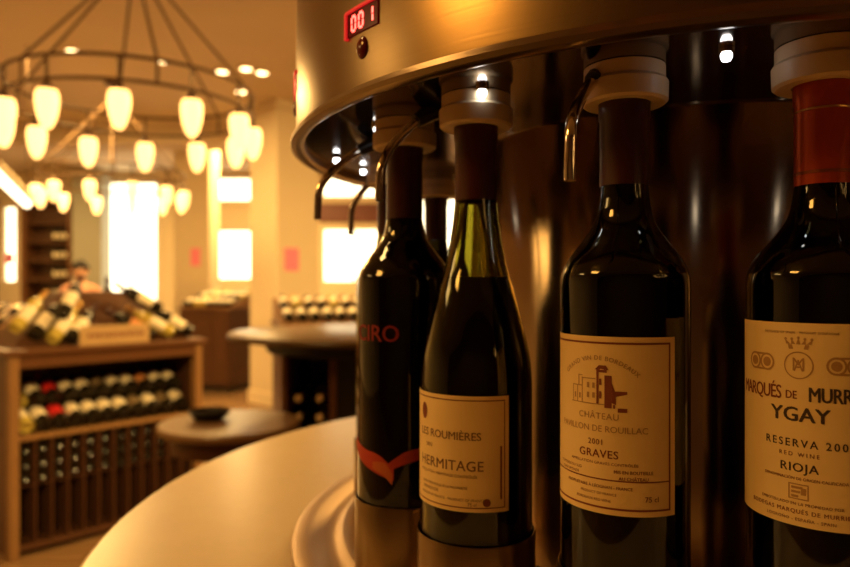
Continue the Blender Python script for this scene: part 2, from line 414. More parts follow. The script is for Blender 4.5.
# ------------------------------------------------------------------ small side table with bowl
sz = .93
t = thing('side_table', 'small round wooden table between the wine island and the pale counter', 'table', (-.735, 2.6, 0))
obj('table_top', lathe([(0, sz-.03), (.25, sz-.03), (.26, sz-.022), (.262, sz-.008), (.256, sz), (0, sz)], 48), mat('worn_brown_top', (.24, .14, .065), .35), t)
obj('apron', lathe([(.19, sz-.10), (.21, sz-.10), (.21, sz-.031), (.19, sz-.031)], 40), darkwood, t)
obj('pedestal', lathe([(0, .02), (.2, .02), (.2, .04), (.06, .07), (.04, .12), (.035, .4), (.05, .7), (.08, sz-.04), (.12, sz-.031), (0, sz-.031)], 32), darkwood, t)
obj('foot_disc', lathe([(0, 0), (.22, 0), (.22, .019), (0, .019)], 32), darkwood, t)
b_ = thing('bowl', 'dark round bowl standing on the small wooden table', 'bowl', (-.825, 2.64, sz))
obj('bowl_body', lathe([(0, .0005), (.045, .0005), (.06, .008), (.072, .022), (.077, .036), (.074, .037), (.068, .024), (.055, .012), (0, .008)], 36), mat('dark_bowl', (.012, .008, .006), .5, spec=.2), b_)

# ------------------------------------------------------------------ dark round tasting table
tc_ = Vector((-.31, 3.25, 0)); tt = CZ-.222
t = thing('tasting_table', 'dark glossy round tasting table over a bottle cabinet, before the cream column', 'table', tc_)
obj('table_top', lathe([(0, tt-.03), (.57, tt-.03), (.595, tt-.026), (.6, tt-.015), (.595, tt-.004), (.585, tt), (0, tt)], 64), mat('dark_bronze_top', (.085, .045, .016), .3, spec=.3), t)
obj('top_apron', lathe([(0, tt-.09), (.42, tt-.09), (.43, tt-.08), (.43, tt-.031), (0, tt-.031)], 48), blackm, t)
X0, X1 = -.30, .42; Y0, Y1 = -.32, .3
obj('side_panel', bx(X0, X0+.02, Y0, Y1, 0, tt-.09), midwood, t, smooth=False)
obj('side_panel', bx(X1-.02, X1, Y0, Y1, 0, tt-.09), midwood, t, smooth=False)
obj('back_panel', bx(X0+.02, X1-.02, Y1-.02, Y1, 0, tt-.09), midwood, t, smooth=False)
obj('front_panel', bx(X0+.235, X1-.02, Y0, Y0+.02, .08, tt-.09), blackm, t, smooth=False)
obj('mullion', bx(X0+.205, X0+.235, Y0-.01, Y0+.3, .08, tt-.09, .003), midwood, t, smooth=False)
obj('plinth', bx(X0+.02, X1-.02, Y0+.02, Y1-.02, 0, .08), blackm, t, smooth=False)
nrow = 11
for k in (0, 4, 8):
    z = .08+k*.0835
    obj('shelf', bx(X0+.02, X0+.205, Y0+.01, Y0+.34, z-.002, z+.004), midwood, t, smooth=False)
for k in range(nrow):
    for q in range(2):
        p = tc_+Vector((X0+.066+q*.092, Y0+.02, .1225+k*.0835))
        put_bottle('pale', lie(p+Vector((0, .315, 0)), (0, -1, 0), (0, 0, 1)), ', %s from left, row %d up in tasting table cabinet' % (ORD[q], k+1), 'bottles lying in the tasting table cabinet')

# ------------------------------------------------------------------ display cabinets behind
def display(name, label, cx, cy, wdt, dep, h, rot, nb, group, where):
    t = thing(name, label, 'display cabinet', (cx, cy, 0), rot)
    obj('carcass', bx(-wdt/2, wdt/2, -dep/2, dep/2, .08, h-.03, .004), darkwood, t, smooth=False)
    obj('plinth', bx(-wdt/2+.03, wdt/2-.03, -dep/2+.03, dep/2-.03, 0, .08), blackm, t, smooth=False)
    obj('top_board', bx(-wdt/2-.02, wdt/2+.02, -dep/2-.02, dep/2+.02, h-.03, h, .005), midwood, t, smooth=False)
    for k in range(3):
        obj('door', bx(-wdt/2+.02+k*(wdt-.04)/3+.006, -wdt/2+.02+(k+1)*(wdt-.04)/3-.006, -dep/2-.012, -dep/2-.0005, .12, h-.06, .003), darkwood, t, smooth=False)
    wed = bmesh.new()
    A = [wed.verts.new(v) for v in ((-wdt/2, -dep/2, h), (-wdt/2, dep/2, h), (-wdt/2, dep/2, h+.2))]; B = [wed.verts.new((-v.co.x, v.co.y, v.co.z)) for v in A]
    wed.faces.new(A); wed.faces.new(B[::-1])
    for k in range(3): wed.faces.new((A[k], A[(k+1) % 3], B[(k+1) % 3], B[k]))
    bmesh.ops.recalc_face_normals(wed, faces=wed.faces[:])
    obj('sloped_tray', wed, tanwood, t, smooth=False)
    Mr = Matrix.Translation((cx, cy, 0)) @ Matrix.Rotation(rot, 4, 'Z')
    sl = math.atan2(.2, dep); d = Vector((0, math.cos(sl), math.sin(sl))); n = Vector((0, -math.sin(sl), math.cos(sl)))
    for k in range(nb):
        for q in range(int(dep/.33)):
            b = Vector((-wdt/2+.06+k*(wdt-.12)/(nb-1), -dep/2+.02, h+.008))+d*(.33*q)+n*.041
            put_bottle(random.choice(['dim', 'dim', 'cream'] if nb > 9 else ['cream', 'cream', 'cream', 'yellow']), Mr @ lie(b, d, n), ', %s from left, %s row, %s' % (ORD[k], ('front', 'back', 'third')[q], where), group)
    return t
display('display_cabinet', 'dark cabinet with a sloping tray of bottles, right of the cream column', -.80, 6.1, 1.0, .75, 1.12, R(18), 9, 'bottles on the sloping tray by the column', 'cabinet by nearer column')
display('display_cabinet', 'tall dark cabinet with bottles on its sloping top, between the two columns', -2.85, 9.6, .8, .7, 1.12, R(-20), 8, 'bottles on the cabinet between the columns', 'cabinet between the columns')
display('display_cabinet', 'long dark low cabinet behind the wine island at far left', -4.9, 6.9, 1.9, .7, 1.02, R(8), 12, 'bottles on the far left cabinet', 'long cabinet far left')

# bookcases on the back wall
def bookcase(label, x0, x1, ztop, where, cols):
    y0, y1 = 12.8, YB-.06
    t = thing('wall_shelves', label, 'shelves', ((x0+x1)/2, y0, 0))
    hw = (x1-x0)/2
    for x in (-hw, hw-.08): obj('side_panel', bx(x, x+.08, 0, y1-y0, 0, ztop, .004), midwood, t, smooth=False)
    obj('back_panel', bx(-hw+.08, hw-.08, y1-y0-.02, y1-y0, 0, ztop), darkwood, t, smooth=False)
    obj('cornice', bx(-hw-.03, hw+.03, -.04, y1-y0, ztop, ztop+.12, .01), tanwood, t, smooth=False)
    for k in range(8):
        z = .1+k*.355
        obj('shelf', bx(-hw+.08, hw-.08, .01, y1-y0-.02, z-.03, z), darkwood, t, smooth=False)
        if k in (2, 3, 4, 5, 6):
            for q, cxx in enumerate(cols):
                put_bottle('cream', Matrix.Translation(((x0+x1)/2+cxx, y0+.12, z+.001)), ', %s from left, shelf %d up, %s' % (ORD[q], k+1, where), 'bottles on the wall shelves')
    return t
bookcase('tall brown wall shelves with a column of pale labels, left of the grey wall', -7.5, -6.56, 2.95, 'shelves by grey wall', [.1, .2, .3])
bookcase('narrow brown wall shelves in the far left corner', -8.66, -8.14, 2.95, 'far corner shelves', [-.12, 0, .12])

# ------------------------------------------------------------------ person far behind
def skin(name, joints, edges, m, parent, sub=2):
    me = bpy.data.meshes.new(name); me.from_pydata([j[:3] for j in joints], edges, [])
    o = bpy.data.objects.new(name, me); C.objects.link(o)
    b = bmesh.new(); b.from_mesh(me); ly = b.verts.layers.skin.verify(); b.verts.ensure_lookup_table()
    for i, v in enumerate(b.verts):
        rr = joints[i][3]; v[ly].radius = rr if isinstance(rr, tuple) else (rr, rr); v[ly].use_root = (i == 0)
    b.to_mesh(me); b.free()
    o.modifiers.new('s', 'SKIN').use_smooth_shade = True
    sd = o.modifiers.new('d', 'SUBSURF'); sd.levels = sub; sd.render_levels = sub
    me2 = bpy.data.meshes.new_from_object(o.evaluated_get(bpy.context.evaluated_depsgraph_get())); me2.name = name
    o.modifiers.clear(); o.data = me2; me2.materials.append(m); o.parent = parent
    return o
ps = thing('person', 'dark-haired person in a pinkish shirt standing behind the wine island', 'person', (-4.02, 8.05, 0), R(20))
skm = mat('skin', (.6, .33, .2), .5); shirt = mat('pinkish_shirt', (.62, .3, .2), .8); trou = mat('dark_trousers', (.05, .04, .05), .8); hairm = mat('dark_hair', (.015, .01, .008), .5)
J = [(0, 0, .93, (.15, .11)), (0, 0, 1.12, (.135, .1)), (0, 0, 1.30, (.16, .11)), (0, 0, 1.40, (.09, .07)), (0, -.01, 1.47, .052), (0, -.02, 1.55, (.072, .085)), (0, -.02, 1.63, (.07, .085)),
     (.17, 0, 1.37, .055), (.22, .02, 1.12, .042), (.2, -.12, .92, .03), (.19, -.19, .86, .035), (-.17, 0, 1.37, .055), (-.23, .02, 1.12, .042), (-.2, -.12, .92, .03), (-.19, -.19, .86, .035),
     (.09, 0, .86, .088), (.1, -.01, .48, .058), (.1, .02, .09, .04), (.11, -.13, .04, .035), (-.09, 0, .86, .088), (-.1, -.01, .48, .058), (-.1, .02, .09, .04), (-.11, -.13, .04, .035)]
E = [(0, 1), (1, 2), (2, 3), (3, 4), (4, 5), (5, 6), (3, 7), (7, 8), (8, 9), (9, 10), (3, 11), (11, 12), (12, 13), (13, 14), (0, 15), (15, 16), (16, 17), (17, 18), (0, 19), (19, 20), (20, 21), (21, 22)]
skin('body', J, E, skm, ps)
inf = lambda i, s: (*J[i][:3], tuple(x+s for x in (J[i][3] if isinstance(J[i][3], tuple) else (J[i][3],)*2)))
skin('shirt', [inf(0, .012), inf(1, .014), inf(2, .014), inf(3, .012), inf(7, .014), inf(8, .012), inf(11, .014), inf(12, .012)], [(0, 1), (1, 2), (2, 3), (3, 4), (4, 5), (3, 6), (6, 7)], shirt, ps)
skin('trousers', [inf(0, .008), inf(15, .012), inf(16, .014), inf(17, .016), inf(19, .012), inf(20, .014), inf(21, .016)], [(0, 1), (1, 2), (2, 3), (0, 4), (4, 5), (5, 6)], trou, ps)
hb = bmesh.new(); bmesh.ops.create_uvsphere(hb, u_segments=20, v_segments=12, radius=1, matrix=Matrix.Translation((0, .012, 1.63)) @ Matrix.Diagonal((.095, .108, .1, 1)))
bmesh.ops.delete(hb, geom=[v for v in hb.verts if v.co.y < -.03 and v.co.z < 1.645], context='VERTS')
obj('hair', hb, hairm, ps)
fb = bmesh.new(); bmesh.ops.create_uvsphere(fb, u_segments=10, v_segments=8, radius=1, matrix=Matrix.Translation((0, -.108, 1.58)) @ Matrix.Diagonal((.014, .02, .024, 1)))
obj('nose', fb, skm, ps)
for s in (-1, 1):
    eb = bmesh.new(); bmesh.ops.create_uvsphere(eb, u_segments=10, v_segments=8, radius=.011, matrix=Matrix.Translation((.03*s, -.094, 1.605)))
    obj('eye', eb, blackm, ps)
    eb = bmesh.new(); bmesh.ops.create_uvsphere(eb, u_segments=10, v_segments=8, radius=1, matrix=Matrix.Translation((.078*s, -.01, 1.59)) @ Matrix.Diagonal((.012, .022, .032, 1)))
    obj('ear', eb, skm, ps)
mb = bmesh.new(); box(mb, -.022, .022, -.106, -.092, 1.543, 1.551, .003); obj('mouth', mb, mat('lips', (.4, .12, .09), .5), ps)

# ------------------------------------------------------------------ pale round counter in front
CT = CZ-.24
t = thing('round_counter', 'pale beige round counter top carrying the steel wine dispenser', 'counter', (.425, .756, 0))
obj('counter_top', lathe([(0, CT-.045), (.71, CT-.045), (.725, CT-.04), (.738, CT-.025), (.742, CT-.01), (.740, CT-.003), (.736, CT), (0, CT)], 128), lamin, t)
obj('cabinet', lathe([(0, .09), (.62, .09), (.62, CT-.046), (0, CT-.046)], 96), mat('dark_veneer', (.07, .03, .014), .45, stretch=(1, 1, .1)), t)
obj('plinth', lathe([(0, 0), (.57, 0), (.57, .09), (0, .09)], 64), blackm, t)

# ------------------------------------------------------------------ wine dispenser
DX, DY = .255, .685
def H(mm): return CZ+mm/1000
D = thing('wine_dispenser', 'large round steel wine dispenser holding opened bottles on the pale counter', 'wine dispenser', (DX, DY, 0))
def pol(a, r, mm): return Vector((-r*math.cos(R(a)), -r*math.sin(R(a)), H(mm)))   # a from the left, turning towards the lens
obj('tray', lathe([(0, CT+.0004), (.378, CT+.0004), (.381, CT+.003), (.380, CT+.007), (.374, CT+.010), (.362, CT+.009), (.352, CT+.005), (.345, CT+.004), (.340, CT+.005), (.334, CT+.010), (.328, CT+.0105), (.320, CT+.007), (0, CT+.007)], 160), mat('satin_steel', (.45, .32, .2), .46, metal=1, var=.05), D)
obj('core', lathe([(0, H(-232)), (.2, H(-232)), (.2, H(126)), (.199, H(127.5)), (.199, H(129)), (0, H(129))], 160), core_m, D)
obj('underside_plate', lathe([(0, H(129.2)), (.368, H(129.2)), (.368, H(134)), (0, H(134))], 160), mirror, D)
obj('head_drum', lathe([(.369, H(134)), (.3695, H(124)), (.372, H(121.8)), (.3775, H(121)), (.381, H(122.5)), (.3815, H(125.5)), (.379, H(128)), (.3765, H(131)), (.376, H(330)), (.372, H(342)), (.36, H(350)), (.2, H(372)), (0, H(378)), (0, H(370)), (.3, H(340)), (.369, H(300)), (.369, H(134))], 192), steel, D)
for a in (-14, 26, 43.3, 63.4, 83, -37, -58, 105, 127):
    rr = {63.4: .302, 83: .3108}.get(a, .302)
    p = pol(a, rr, 0); p.z = 0
    M = Matrix.Translation(p)
    obj('stopper', lathe([(0, H(118.5)), (.0155, H(118.5)), (.0155, H(107.5)), (.0235, H(107)), (.0252, H(108.5)), (.0255, H(119)), (.0245, H(120.5)), (.0238, H(121)), (.0238, H(128.8)), (0, H(128.8))], 40, M=M), stop_m, D)
    br = .0396 if a == 43.3 else .0385 if a != 83 else .0404
    obj('cup', lathe([(0, H(-232.5)), (br+.0012, H(-232.5)), (br+.0012, H(-169.5)), (br+.0008, H(-168)), (br+.0001, H(-168)), (br-.0004, H(-169.5)), (br-.0004, H(-201.2)), (0, H(-201.2))], 48, M=M), steel, D)
for a, ln, m2 in ((-14, 40, 54), (13, 50, 56), (35, 42, 58), (61, 60, 54), (86, 60, 54), (-37, 45, 54)):
    r0 = .306
    pts = [pol(a, r0, 127), pol(a, r0+ln*.45/1000, 113), pol(a, r0+ln*.8/1000, 98), pol(a, r0+ln/1000, 84), pol(a, r0+ln*1.04/1000, 70), pol(a, r0+ln*1.05/1000, m2)]
    s = obj('spout', tube(catmull(pts, 5), .0034, 14), chrome, D)
    obj('spout_collar', tube([pol(a, r0-.004, 129), pol(a, r0+ln*.32/1000, 118)], [.0075, .005], 12), blackm, s)
for a in (-40, -14.7, -2.4, 23, 47, 73.7, 99):
    rr = {-2.4: .345, -14.7: .335}.get(a, .319)
    p = pol(a, rr, 0); p.z = 0; M = Matrix.Translation(p)
    l = obj('diode_lamp', lathe([(0, H(129)), (.0045, H(129)), (.0045, H(126.4)), (.0032, H(126))], 16, M=M), chrome, D)
    obj('bulb', lathe([(.0031, H(126.3)), (.0031, H(124)), (.0022, H(122.2)), (0, H(121.6))], 14, M=M), led_m, l)
# displays on the drum
def drum_text(bm, s, size, a_c, z_c, r, bold=.02, slot=0):
    vs, fs = text2d(s, size, bold)
    V = [bm.verts.new((-r*math.cos(R(a_c)+x/r), -r*math.sin(R(a_c)+x/r), z_c+y)) for x, y in vs]
    for f in fs: bm.faces.new([V[i] for i in f])
def drum_patch(bm, a_c, z_c, wd, ht, r0, r1):
    n = 10; q = []
    for r in (r0, r1):
        q.append([[bm.verts.new((-r*math.cos(R(a_c)+u/r1), -r*math.sin(R(a_c)+u/r1), z_c+v)) for u in [wd*(k/n-.5) for k in range(n+1)]] for v in (-ht/2, ht/2)])
    for k in range(n):
        bm.faces.new((q[1][0][k], q[1][0][k+1], q[1][1][k+1], q[1][1][k])); bm.faces.new((q[0][1][k], q[1][1][k], q[1][1][k+1], q[0][1][k+1])); bm.faces.new((q[0][0][k], q[0][0][k+1], q[1][0][k+1], q[1][0][k]))
    for k in (0, n): bm.faces.new((q[0][0][k], q[1][0][k], q[1][1][k], q[0][1][k]))
    bmesh.ops.recalc_face_normals(bm, faces=bm.faces[:])
def seven(bm, ch, u0, z0, hgt, a_c, r):
    "seven-segment digit, u to the right"
    S = {'0': 'abcdef', '1': 'bc'}[ch]; wd = hgt*.5; th = hgt*.2
    seg = {'a': (0, hgt, wd, hgt), 'd': (0, 0, wd, 0), 'b': (wd, hgt/2, wd, hgt), 'c': (wd, 0, wd, hgt/2), 'e': (0, 0, 0, hgt/2), 'f': (0, hgt/2, 0, hgt)}
    for c in S:
        x0, y0, x1, y1 = seg[c]
        if x0 == x1: q = [(x0-th/2, y0+th*.2), (x0+th/2, y0+th*.2), (x0+th/2, y1-th*.2), (x0-th/2, y1-th*.2)]
        else: q = [(x0+th*.3, y0-th/2), (x1-th*.3, y0-th/2), (x1-th*.3, y0+th/2), (x0+th*.3, y0+th/2)]
        bm.faces.new([bm.verts.new((-r*math.cos(R(a_c)+(u0+x)/r), -r*math.sin(R(a_c)+(u0+x)/r), z0+y)) for x, y in q])
for a in (38.2, 11.5, 65):
    b = bmesh.new(); drum_patch(b, a, H(173), .036, .0155, .375, .3775)
    d = obj('display', b, red_win, D)
    b = bmesh.new(); drum_patch(b, a, H(173)+.0088, .039, .0019, .375, .3788); drum_patch(b, a-2.9, H(173), .0026, .0175, .375, .3788)
    obj('lit_frame', b, mat('lit_red_frame', (.3, .01, .01), .4, emit=(1, .02, .02), estr=.55), d)
    b = bmesh.new()
    for ch, u in (('0', -.0115), ('0', -.0025), ('1', .0085)): seven(b, ch, u, H(173)-.0050, .0095, a, .3779)
    obj('digits', b, red_led, d)
    b = bmesh.new(); bmesh.ops.create_uvsphere(b, u_segments=16, v_segments=10, radius=1, matrix=Matrix.Translation(pol(a, .3765, 154.5)) @ Matrix.Rotation(R(a), 4, 'Z') @ Matrix.Diagonal((.003, .0062, .0075, 1)))
    obj('sensor_lens', b, red_lens, D)

# ------------------------------------------------------------------ opened bottles in the dispenser
BASE = H(-200.8)
def big_profile(kind, r):
    if kind == 'bordeaux': sh = [(r, .200), (r*.952, .2096), (r*.84, .2174), (.0243, .227), (.0178, .237), (.0148, .250), (.0137, .264)]
    else: sh = [(r, .130), (r*.962, .150), (.0328, .170), (.0273, .192), (.021, .2145), (.0168, .237), (.0146, .257), (.0137, .275)]
    sh = [tuple(v) for v in catmull([(r, sh[0][1]-.03)]+sh, 8)][8:]
    return [(r-.004, 0), (r-.0014, .0012), (r-.0003, .0045), (r, .010)]+sh
def wrap(bm, vs, fs, A, r, z0, fn=None):
    V = []
    for x, y in vs:
        if fn: x, y = fn(x, y)
        V.append(bm.verts.new((r*math.cos(A+x/r), r*math.sin(A+x/r), z0+y)))
    for f in fs:
        try: bm.faces.new([V[i] for i in f])
        except ValueError: pass
def patch(bm, u0, u1, v0, v1, A, r):
    n = max(1, int(abs(u1-u0)/.003))
    lo = [bm.verts.new((r*math.cos(A+(u0+(u1-u0)*k/n)/r), r*math.sin(A+(u0+(u1-u0)*k/n)/r), v0)) for k in range(n+1)]
    hi = [bm.verts.new((v.co.x, v.co.y, v1)) for v in lo]
    for k in range(n): bm.faces.new((lo[k], lo[k+1], hi[k+1], hi[k]))
def poly(bm, pts, A, r):
    bm.faces.new([bm.verts.new((r*math.cos(A+x/r), r*math.sin(A+x/r), y)) for x, y in pts])
def big_bottle(label, px, py, kind, r, glass, capm, cap_z, fill):
    t = thing('wine_bottle', label, 'wine bottle', (px, py, BASE), 0, 'opened bottles in the dispenser')
    outer = big_profile(kind, r); th = .0028
    zn = outer[-1][1]
    neck = [(.0136, .300), (.0142, .302), (.0142, .309), (.0134, .3125)]
    full = outer+neck
    inner = [(max(q[0]-th, .002), q[1]) for q in full if q[1] > .012]
    inner = [(0, .030), (.018, .024), (r-.010, .009), (r-.0045, .0085)]+inner
    inner[-1] = (inner[-1][0], .3125)
    g = [(0, .020), (.018, .013), (r-.008, .0005)]+full+inner[::-1]
    obj('glass_body', lathe(g, 72), glass, t, angle=60)
    wi = [(max(q[0]-.0003, 0), q[1]+(.0004 if i < 4 else 0)) for i, q in enumerate(inner) if q[1] < fill]
    rr = wi[-1][0]
    obj('wine', lathe(wi+[(rr, fill), (0, fill)], 56), wine_m, t)
    c = obj('capsule', lathe([(.01405, cap_z), (.01455, cap_z), (.0144, .298), (.01505, .2995), (.01515, .308), (.0147, .3105), (.0147, .3124), (.0143, .3132), (.0088, .3132), (.0088, .3127), (.0142, .3127), (.01445, .3105), (.01445, .302)], 48), capm, t)
    return t
def away(px, py, off):   # direction of the label: towards the lens, turned `off` degrees to the left
    return math.atan2(-py, -px)-R(off)

def place(a, rr=.302): return DX-rr*math.cos(R(a)), DY-rr*math.sin(R(a))

# --- bottle with the red figure
px, py = place(26); r = .0375; A = away(px, py, 30)
b1 = big_bottle('black bottle with red letters and a red leaf figure, left of the sloping-shouldered bottle', px, py, 'bordeaux', r, glass_black, cap_dark, .252, .255)
bm = bmesh.new()
vs, fs = text2d('CIRO', .0175, .012); wrap(bm, vs, fs, A-.12, r+.0003, .1625)
obj('red_lettering', bm, mat('deep_red_print', (.25, .012, .008), .5), b1)
bm = bmesh.new()
L_ = catmull([(-.052, .088), (-.042, .072), (-.028, .064), (-.012, .058), (.004, .0535)], 6); U_ = catmull([(-.052, .088), (-.040, .080), (-.024, .0745), (-.008, .0715), (.004, .062)], 6)
def ribbon(bm, A, r, lo, hi):
    a = [bm.verts.new((r*math.cos(A+p.x/r), r*math.sin(A+p.x/r), p.y)) for p in lo]; b = [bm.verts.new((r*math.cos(A+p.x/r), r*math.sin(A+p.x/r), p.y)) for p in hi]
    for k in range(len(a)-1):
        try: bm.faces.new((a[k], a[k+1], b[k+1], b[k]))
        except ValueError: pass
ribbon(bm, A+.2, r+.0003, L_, U_)
obj('red_leaf', bm, flame, b1)
bm = bmesh.new()
ribbon(bm, A+.2, r+.00032, catmull([(-.004, .0585), (.012, .0655), (.026, .070), (.042, .083)], 6), catmull([(-.004, .063), (.012, .0745), (.026, .078), (.042, .0845)], 6))
obj('red_leaf', bm, flame, b1)
bm = bmesh.new(); ribbon(bm, A+.2, r+.00034, catmull([(-.014, .061), (-.004, .0565), (.003, .050)], 6), catmull([(-.014, .066), (-.003, .066), (.003, .058)], 6))
obj('orange_leaf_tip', bm, flame2, b1)

def paper_label(bt, r, A, half, z0, z1, m):
    n = 48
    return obj('label', lathe([(r+.00005, z0), (r+.00022, z0), (r+.00022, z1), (r+.00005, z1), (r+.00005, z0)], n, a0=A-half, a1=A+half), m, bt)
def frame(bm, A, r, u0, u1, v0, v1, th):
    patch(bm, u0, u1, v0, v0+th, A, r); patch(bm, u0, u1, v1-th, v1, A, r); patch(bm, u0, u0+th, v0+th, v1-th, A, r); patch(bm, u1-th, u1, v0+th, v1-th, A, r)
def line(bm, A, r, s, size, z, bold=0.0, space=1.0, u=0, sx=1.0):
    vs, fs = text2d(s, size, bold, space, sx); wrap(bm, vs, fs, A, r, z, (lambda x, y: (x+u, y)))
HZ = lambda mm: mm/1000+.2008       # height on the bottle of a level relative to the lens

# --- sloping-shouldered bottle
px, py = place(43.3); r = .0386; A = away(px, py, 33); half = R(66)
b2 = big_bottle('sloping-shouldered bottle with green glass neck, cream label with small oval seal', px, py, 'burgundy', r, glass_green, cap_plum, .257, .205)
z0, z1 = HZ(-146), HZ(-72); lb = paper_label(b2, r, A, half, z0, z1, paper); rt = r+.0004; W = r*half
bm = bmesh.new(); frame(bm, A, rt, -W+.0025, W-.0025, z0+.0025, z1-.0025, .0007); patch(bm, W-.0060, W-.0047, z0+.008, z0+.042, A, rt)
obj('label_border', bm, redink, lb)
bm = bmesh.new()
line(bm, A, rt, 'LES ROUMIÈRES', .0072, z1-.026, .008, u=.001)
line(bm, A, rt, '2003', .0035, z1-.034, u=-.013)
line(bm, A, rt, 'HERMITAGE', .0092, z1-.045, .006, 1.05, u=.002)
line(bm, A, rt, 'APPELLATION HERMITAGE CONTRÔLÉE', .0026, z1-.0515)
line(bm, A, rt, 'MIS EN BOUTEILLE À LA PROPRIÉTÉ', .0024, z1-.0590, u=-.002)
line(bm, A, rt, 'VIN ROUGE', .0030, z1-.0625, u=-.012)
line(bm, A, rt, 'PRODUIT DE FRANCE - PRODUCT OF FRANCE', .0024, z1-.0665, u=.003)
line(bm, A, rt, '75 cl', .0032, z0+.0048, u=.020)
obj('lettering', bm, mat('grey_brown_ink', (.2, .1, .045), .6), lb)
bm = bmesh.new(); vs = [(.0036*math.cos(2*PI*k/24)-.019, z1-.0125+.0054*math.sin(2*PI*k/24)) for k in range(24)]; poly(bm, vs, A, rt); obj('seal', bm, redink, lb); bm = bmesh.new()
poly(bm, [(.0026*math.cos(2*PI*k/20)+.0295, z0+.0062+.0026*math.sin(2*PI*k/20)) for k in range(20)], A, rt)
obj('seal', bm, redink, lb)

# --- Bordeaux bottle with the house engraving
px, py = place(63.4); r = .0375; A = away(px, py, 22.5); half = R(68)
b3 = big_bottle('Bordeaux bottle with a cream label showing a castle, dark maroon capsule', px, py, 'bordeaux', r, glass_black, cap_dark, .259, .252)
z0, z1 = HZ(-128), HZ(-29.5); lb = paper_label(b3, r, A, half, z0, z1, paper); rt = r+.0004; W = r*half
bm = bmesh.new(); frame(bm, A, rt, -W+.003, W-.003, z0+.003, z1-.003, .0011); patch(bm, -W+.004, W-.004, z0+.0188, z0+.0195, A, rt); obj('label_border', bm, redink, lb)
bm = bmesh.new()
def arch(x, y, Rc=.032): return ((Rc+y)*math.sin(x/Rc), (Rc+y)*math.cos(x/Rc)-Rc)
vs, fs = text2d('GRAND VIN DE BORDEAUX', .0036, .004, 1.15); wrap(bm, vs, fs, A, rt, z1-.012, arch)
obj('arched_lettering', bm, tanink, lb)
bm = bmesh.new()
line(bm, A, rt, 'CHÂTEAU', .0050, z1-.0445, .0, 1.1)
line(bm, A, rt, 'PAVILLON DE ROUILLAC', .0050, z1-.0515, .0, 1.0)
obj('estate_name', bm, tanink, lb)
bm = bmesh.new()
line(bm, A, rt, '2001', .0044, z1-.0590, .004, 1.1, u=-.001)
line(bm, A, rt, 'GRAVES', .0062, z1-.0655, .012, 1.1)
line(bm, A, rt, 'APPELLATION GRAVES CONTRÔLÉE', .0021, z1-.0705, u=.002, sx=1.2)
line(bm, A, rt, 'VIGNOBLES DU SUD', .0022, z1-.0745, u=-.020); line(bm, A, rt, '33650 GIRONDE', .0022, z1-.0775, u=-.020)
line(bm, A, rt, 'MIS EN BOUTEILLE', .0026, z1-.0745, .01, u=.020); line(bm, A, rt, 'AU CHÂTEAU', .0026, z1-.0780, .01, u=.020)
line(bm, A, rt, 'PROPRIÉTAIRE À LÉOGNAN - FRANCE', .0024, z0+.0150, .005, u=-.001)
line(bm, A, rt, 'PRODUCT OF FRANCE', .0021, z0+.0112); line(bm, A, rt, 'BORDEAUX RED WINE', .0021, z0+.0075, u=-.003)
line(bm, A, rt, '75 cl', .0042, z0+.0095, .01, u=.030)
obj('lettering', bm, redink, lb)
bm = bmesh.new(); zc = z1-.0405
def rect(bm, u0, v0, u1, v1): patch(bm, u0, u1, zc+v0, zc+v1, A, rt+.00002)
for q in ((-.017, .003, -.0165, .012), (-.017, .012, -.010, .0125), (-.0135, .003, -.013, .012), (-.010, .003, -.0095, .0165), (-.010, .0165, -.001, .017), (-.0065, .006, -.005, .009), (-.0065, .0115, -.005, .0145), (-.003, .006, -.0015, .009), (-.003, .0115, -.0015, .0145), (-.0155, .005, -.0145, .008), (-.012, .005, -.011, .008), (-.018, .0025, .004, .003), (-.0125, .0125, -.012, .018), (-.0125, .018, -.0095, .0184)): rect(bm, *q)
obj('castle_outline', bm, tanink, lb)
bm = bmesh.new()
for q in ((-.0005, .003, .0008, .022), (.0042, .001, .0082, .019), (.0008, .0205, .0055, .022), (.0012, .006, .0024, .010), (.0012, .0135, .0024, .017), (.009, .001, .0100, .003), (.0115, -.001, .0165, .0012)): rect(bm, *q)
poly(bm, [(-.0015, zc+.022), (.0065, zc+.022), (.005, zc+.0245), (.001, zc+.0245)], A, rt)
poly(bm, [(.0082, zc+.004), (.0105, zc+.003), (.0105, zc+.0075), (.0165, zc+.009), (.0165, zc+.0105), (.0100, zc+.0105), (.0082, zc+.015)], A, rt)
obj('castle_tower', bm, redink, lb)

# --- Rioja bottle, nearest
px, py = .2175, .3765; r = .0388; A = away(px, py, 16.5); half = R(84)
b4 = big_bottle('nearest bottle with orange-red capsule, cream label with crown crest and two medals', px, py, 'bordeaux', r, glass_black, cap_red, .254, .248)
z0, z1 = HZ(-123), HZ(-20); lb = paper_label(b4, r, A, half, z0, z1, paper2); rt = r+.0004
bm = bmesh.new()
line(bm, A, rt, 'MARQUÉS', .0098, z1-.0362, .012, .92, u=-.0235, sx=.72)
line(bm, A, rt, 'DE', .0058, z1-.0368, .014, 1, u=-.0035, sx=.8)
obj('red_lettering', bm, redink, lb)
bm = bmesh.new()
line(bm, A, rt, 'MURRIETA', .0104, z1-.0362, .018, .95, u=.0215, sx=.72)
line(bm, A, rt, 'YGAY', .0102, z1-.0468, .022, 1.02, sx=1.05)
line(bm, A, rt, 'RESERVA 2004', .0056, z1-.0612, .012, 1.35, u=.004, sx=.95)
line(bm, A, rt, 'RIOJA', .0062, z1-.0735, .014, 1.12, sx=1.05)
obj('black_lettering', bm, ink, lb)
bm = bmesh.new()
line(bm, A, rt, 'PRODUCE OF SPAIN - PRODUIT D\'ESPAGNE', .0017, z1-.0050, .004, 1.1)
obj('small_lettering', bm, redink, lb); bm = bmesh.new()
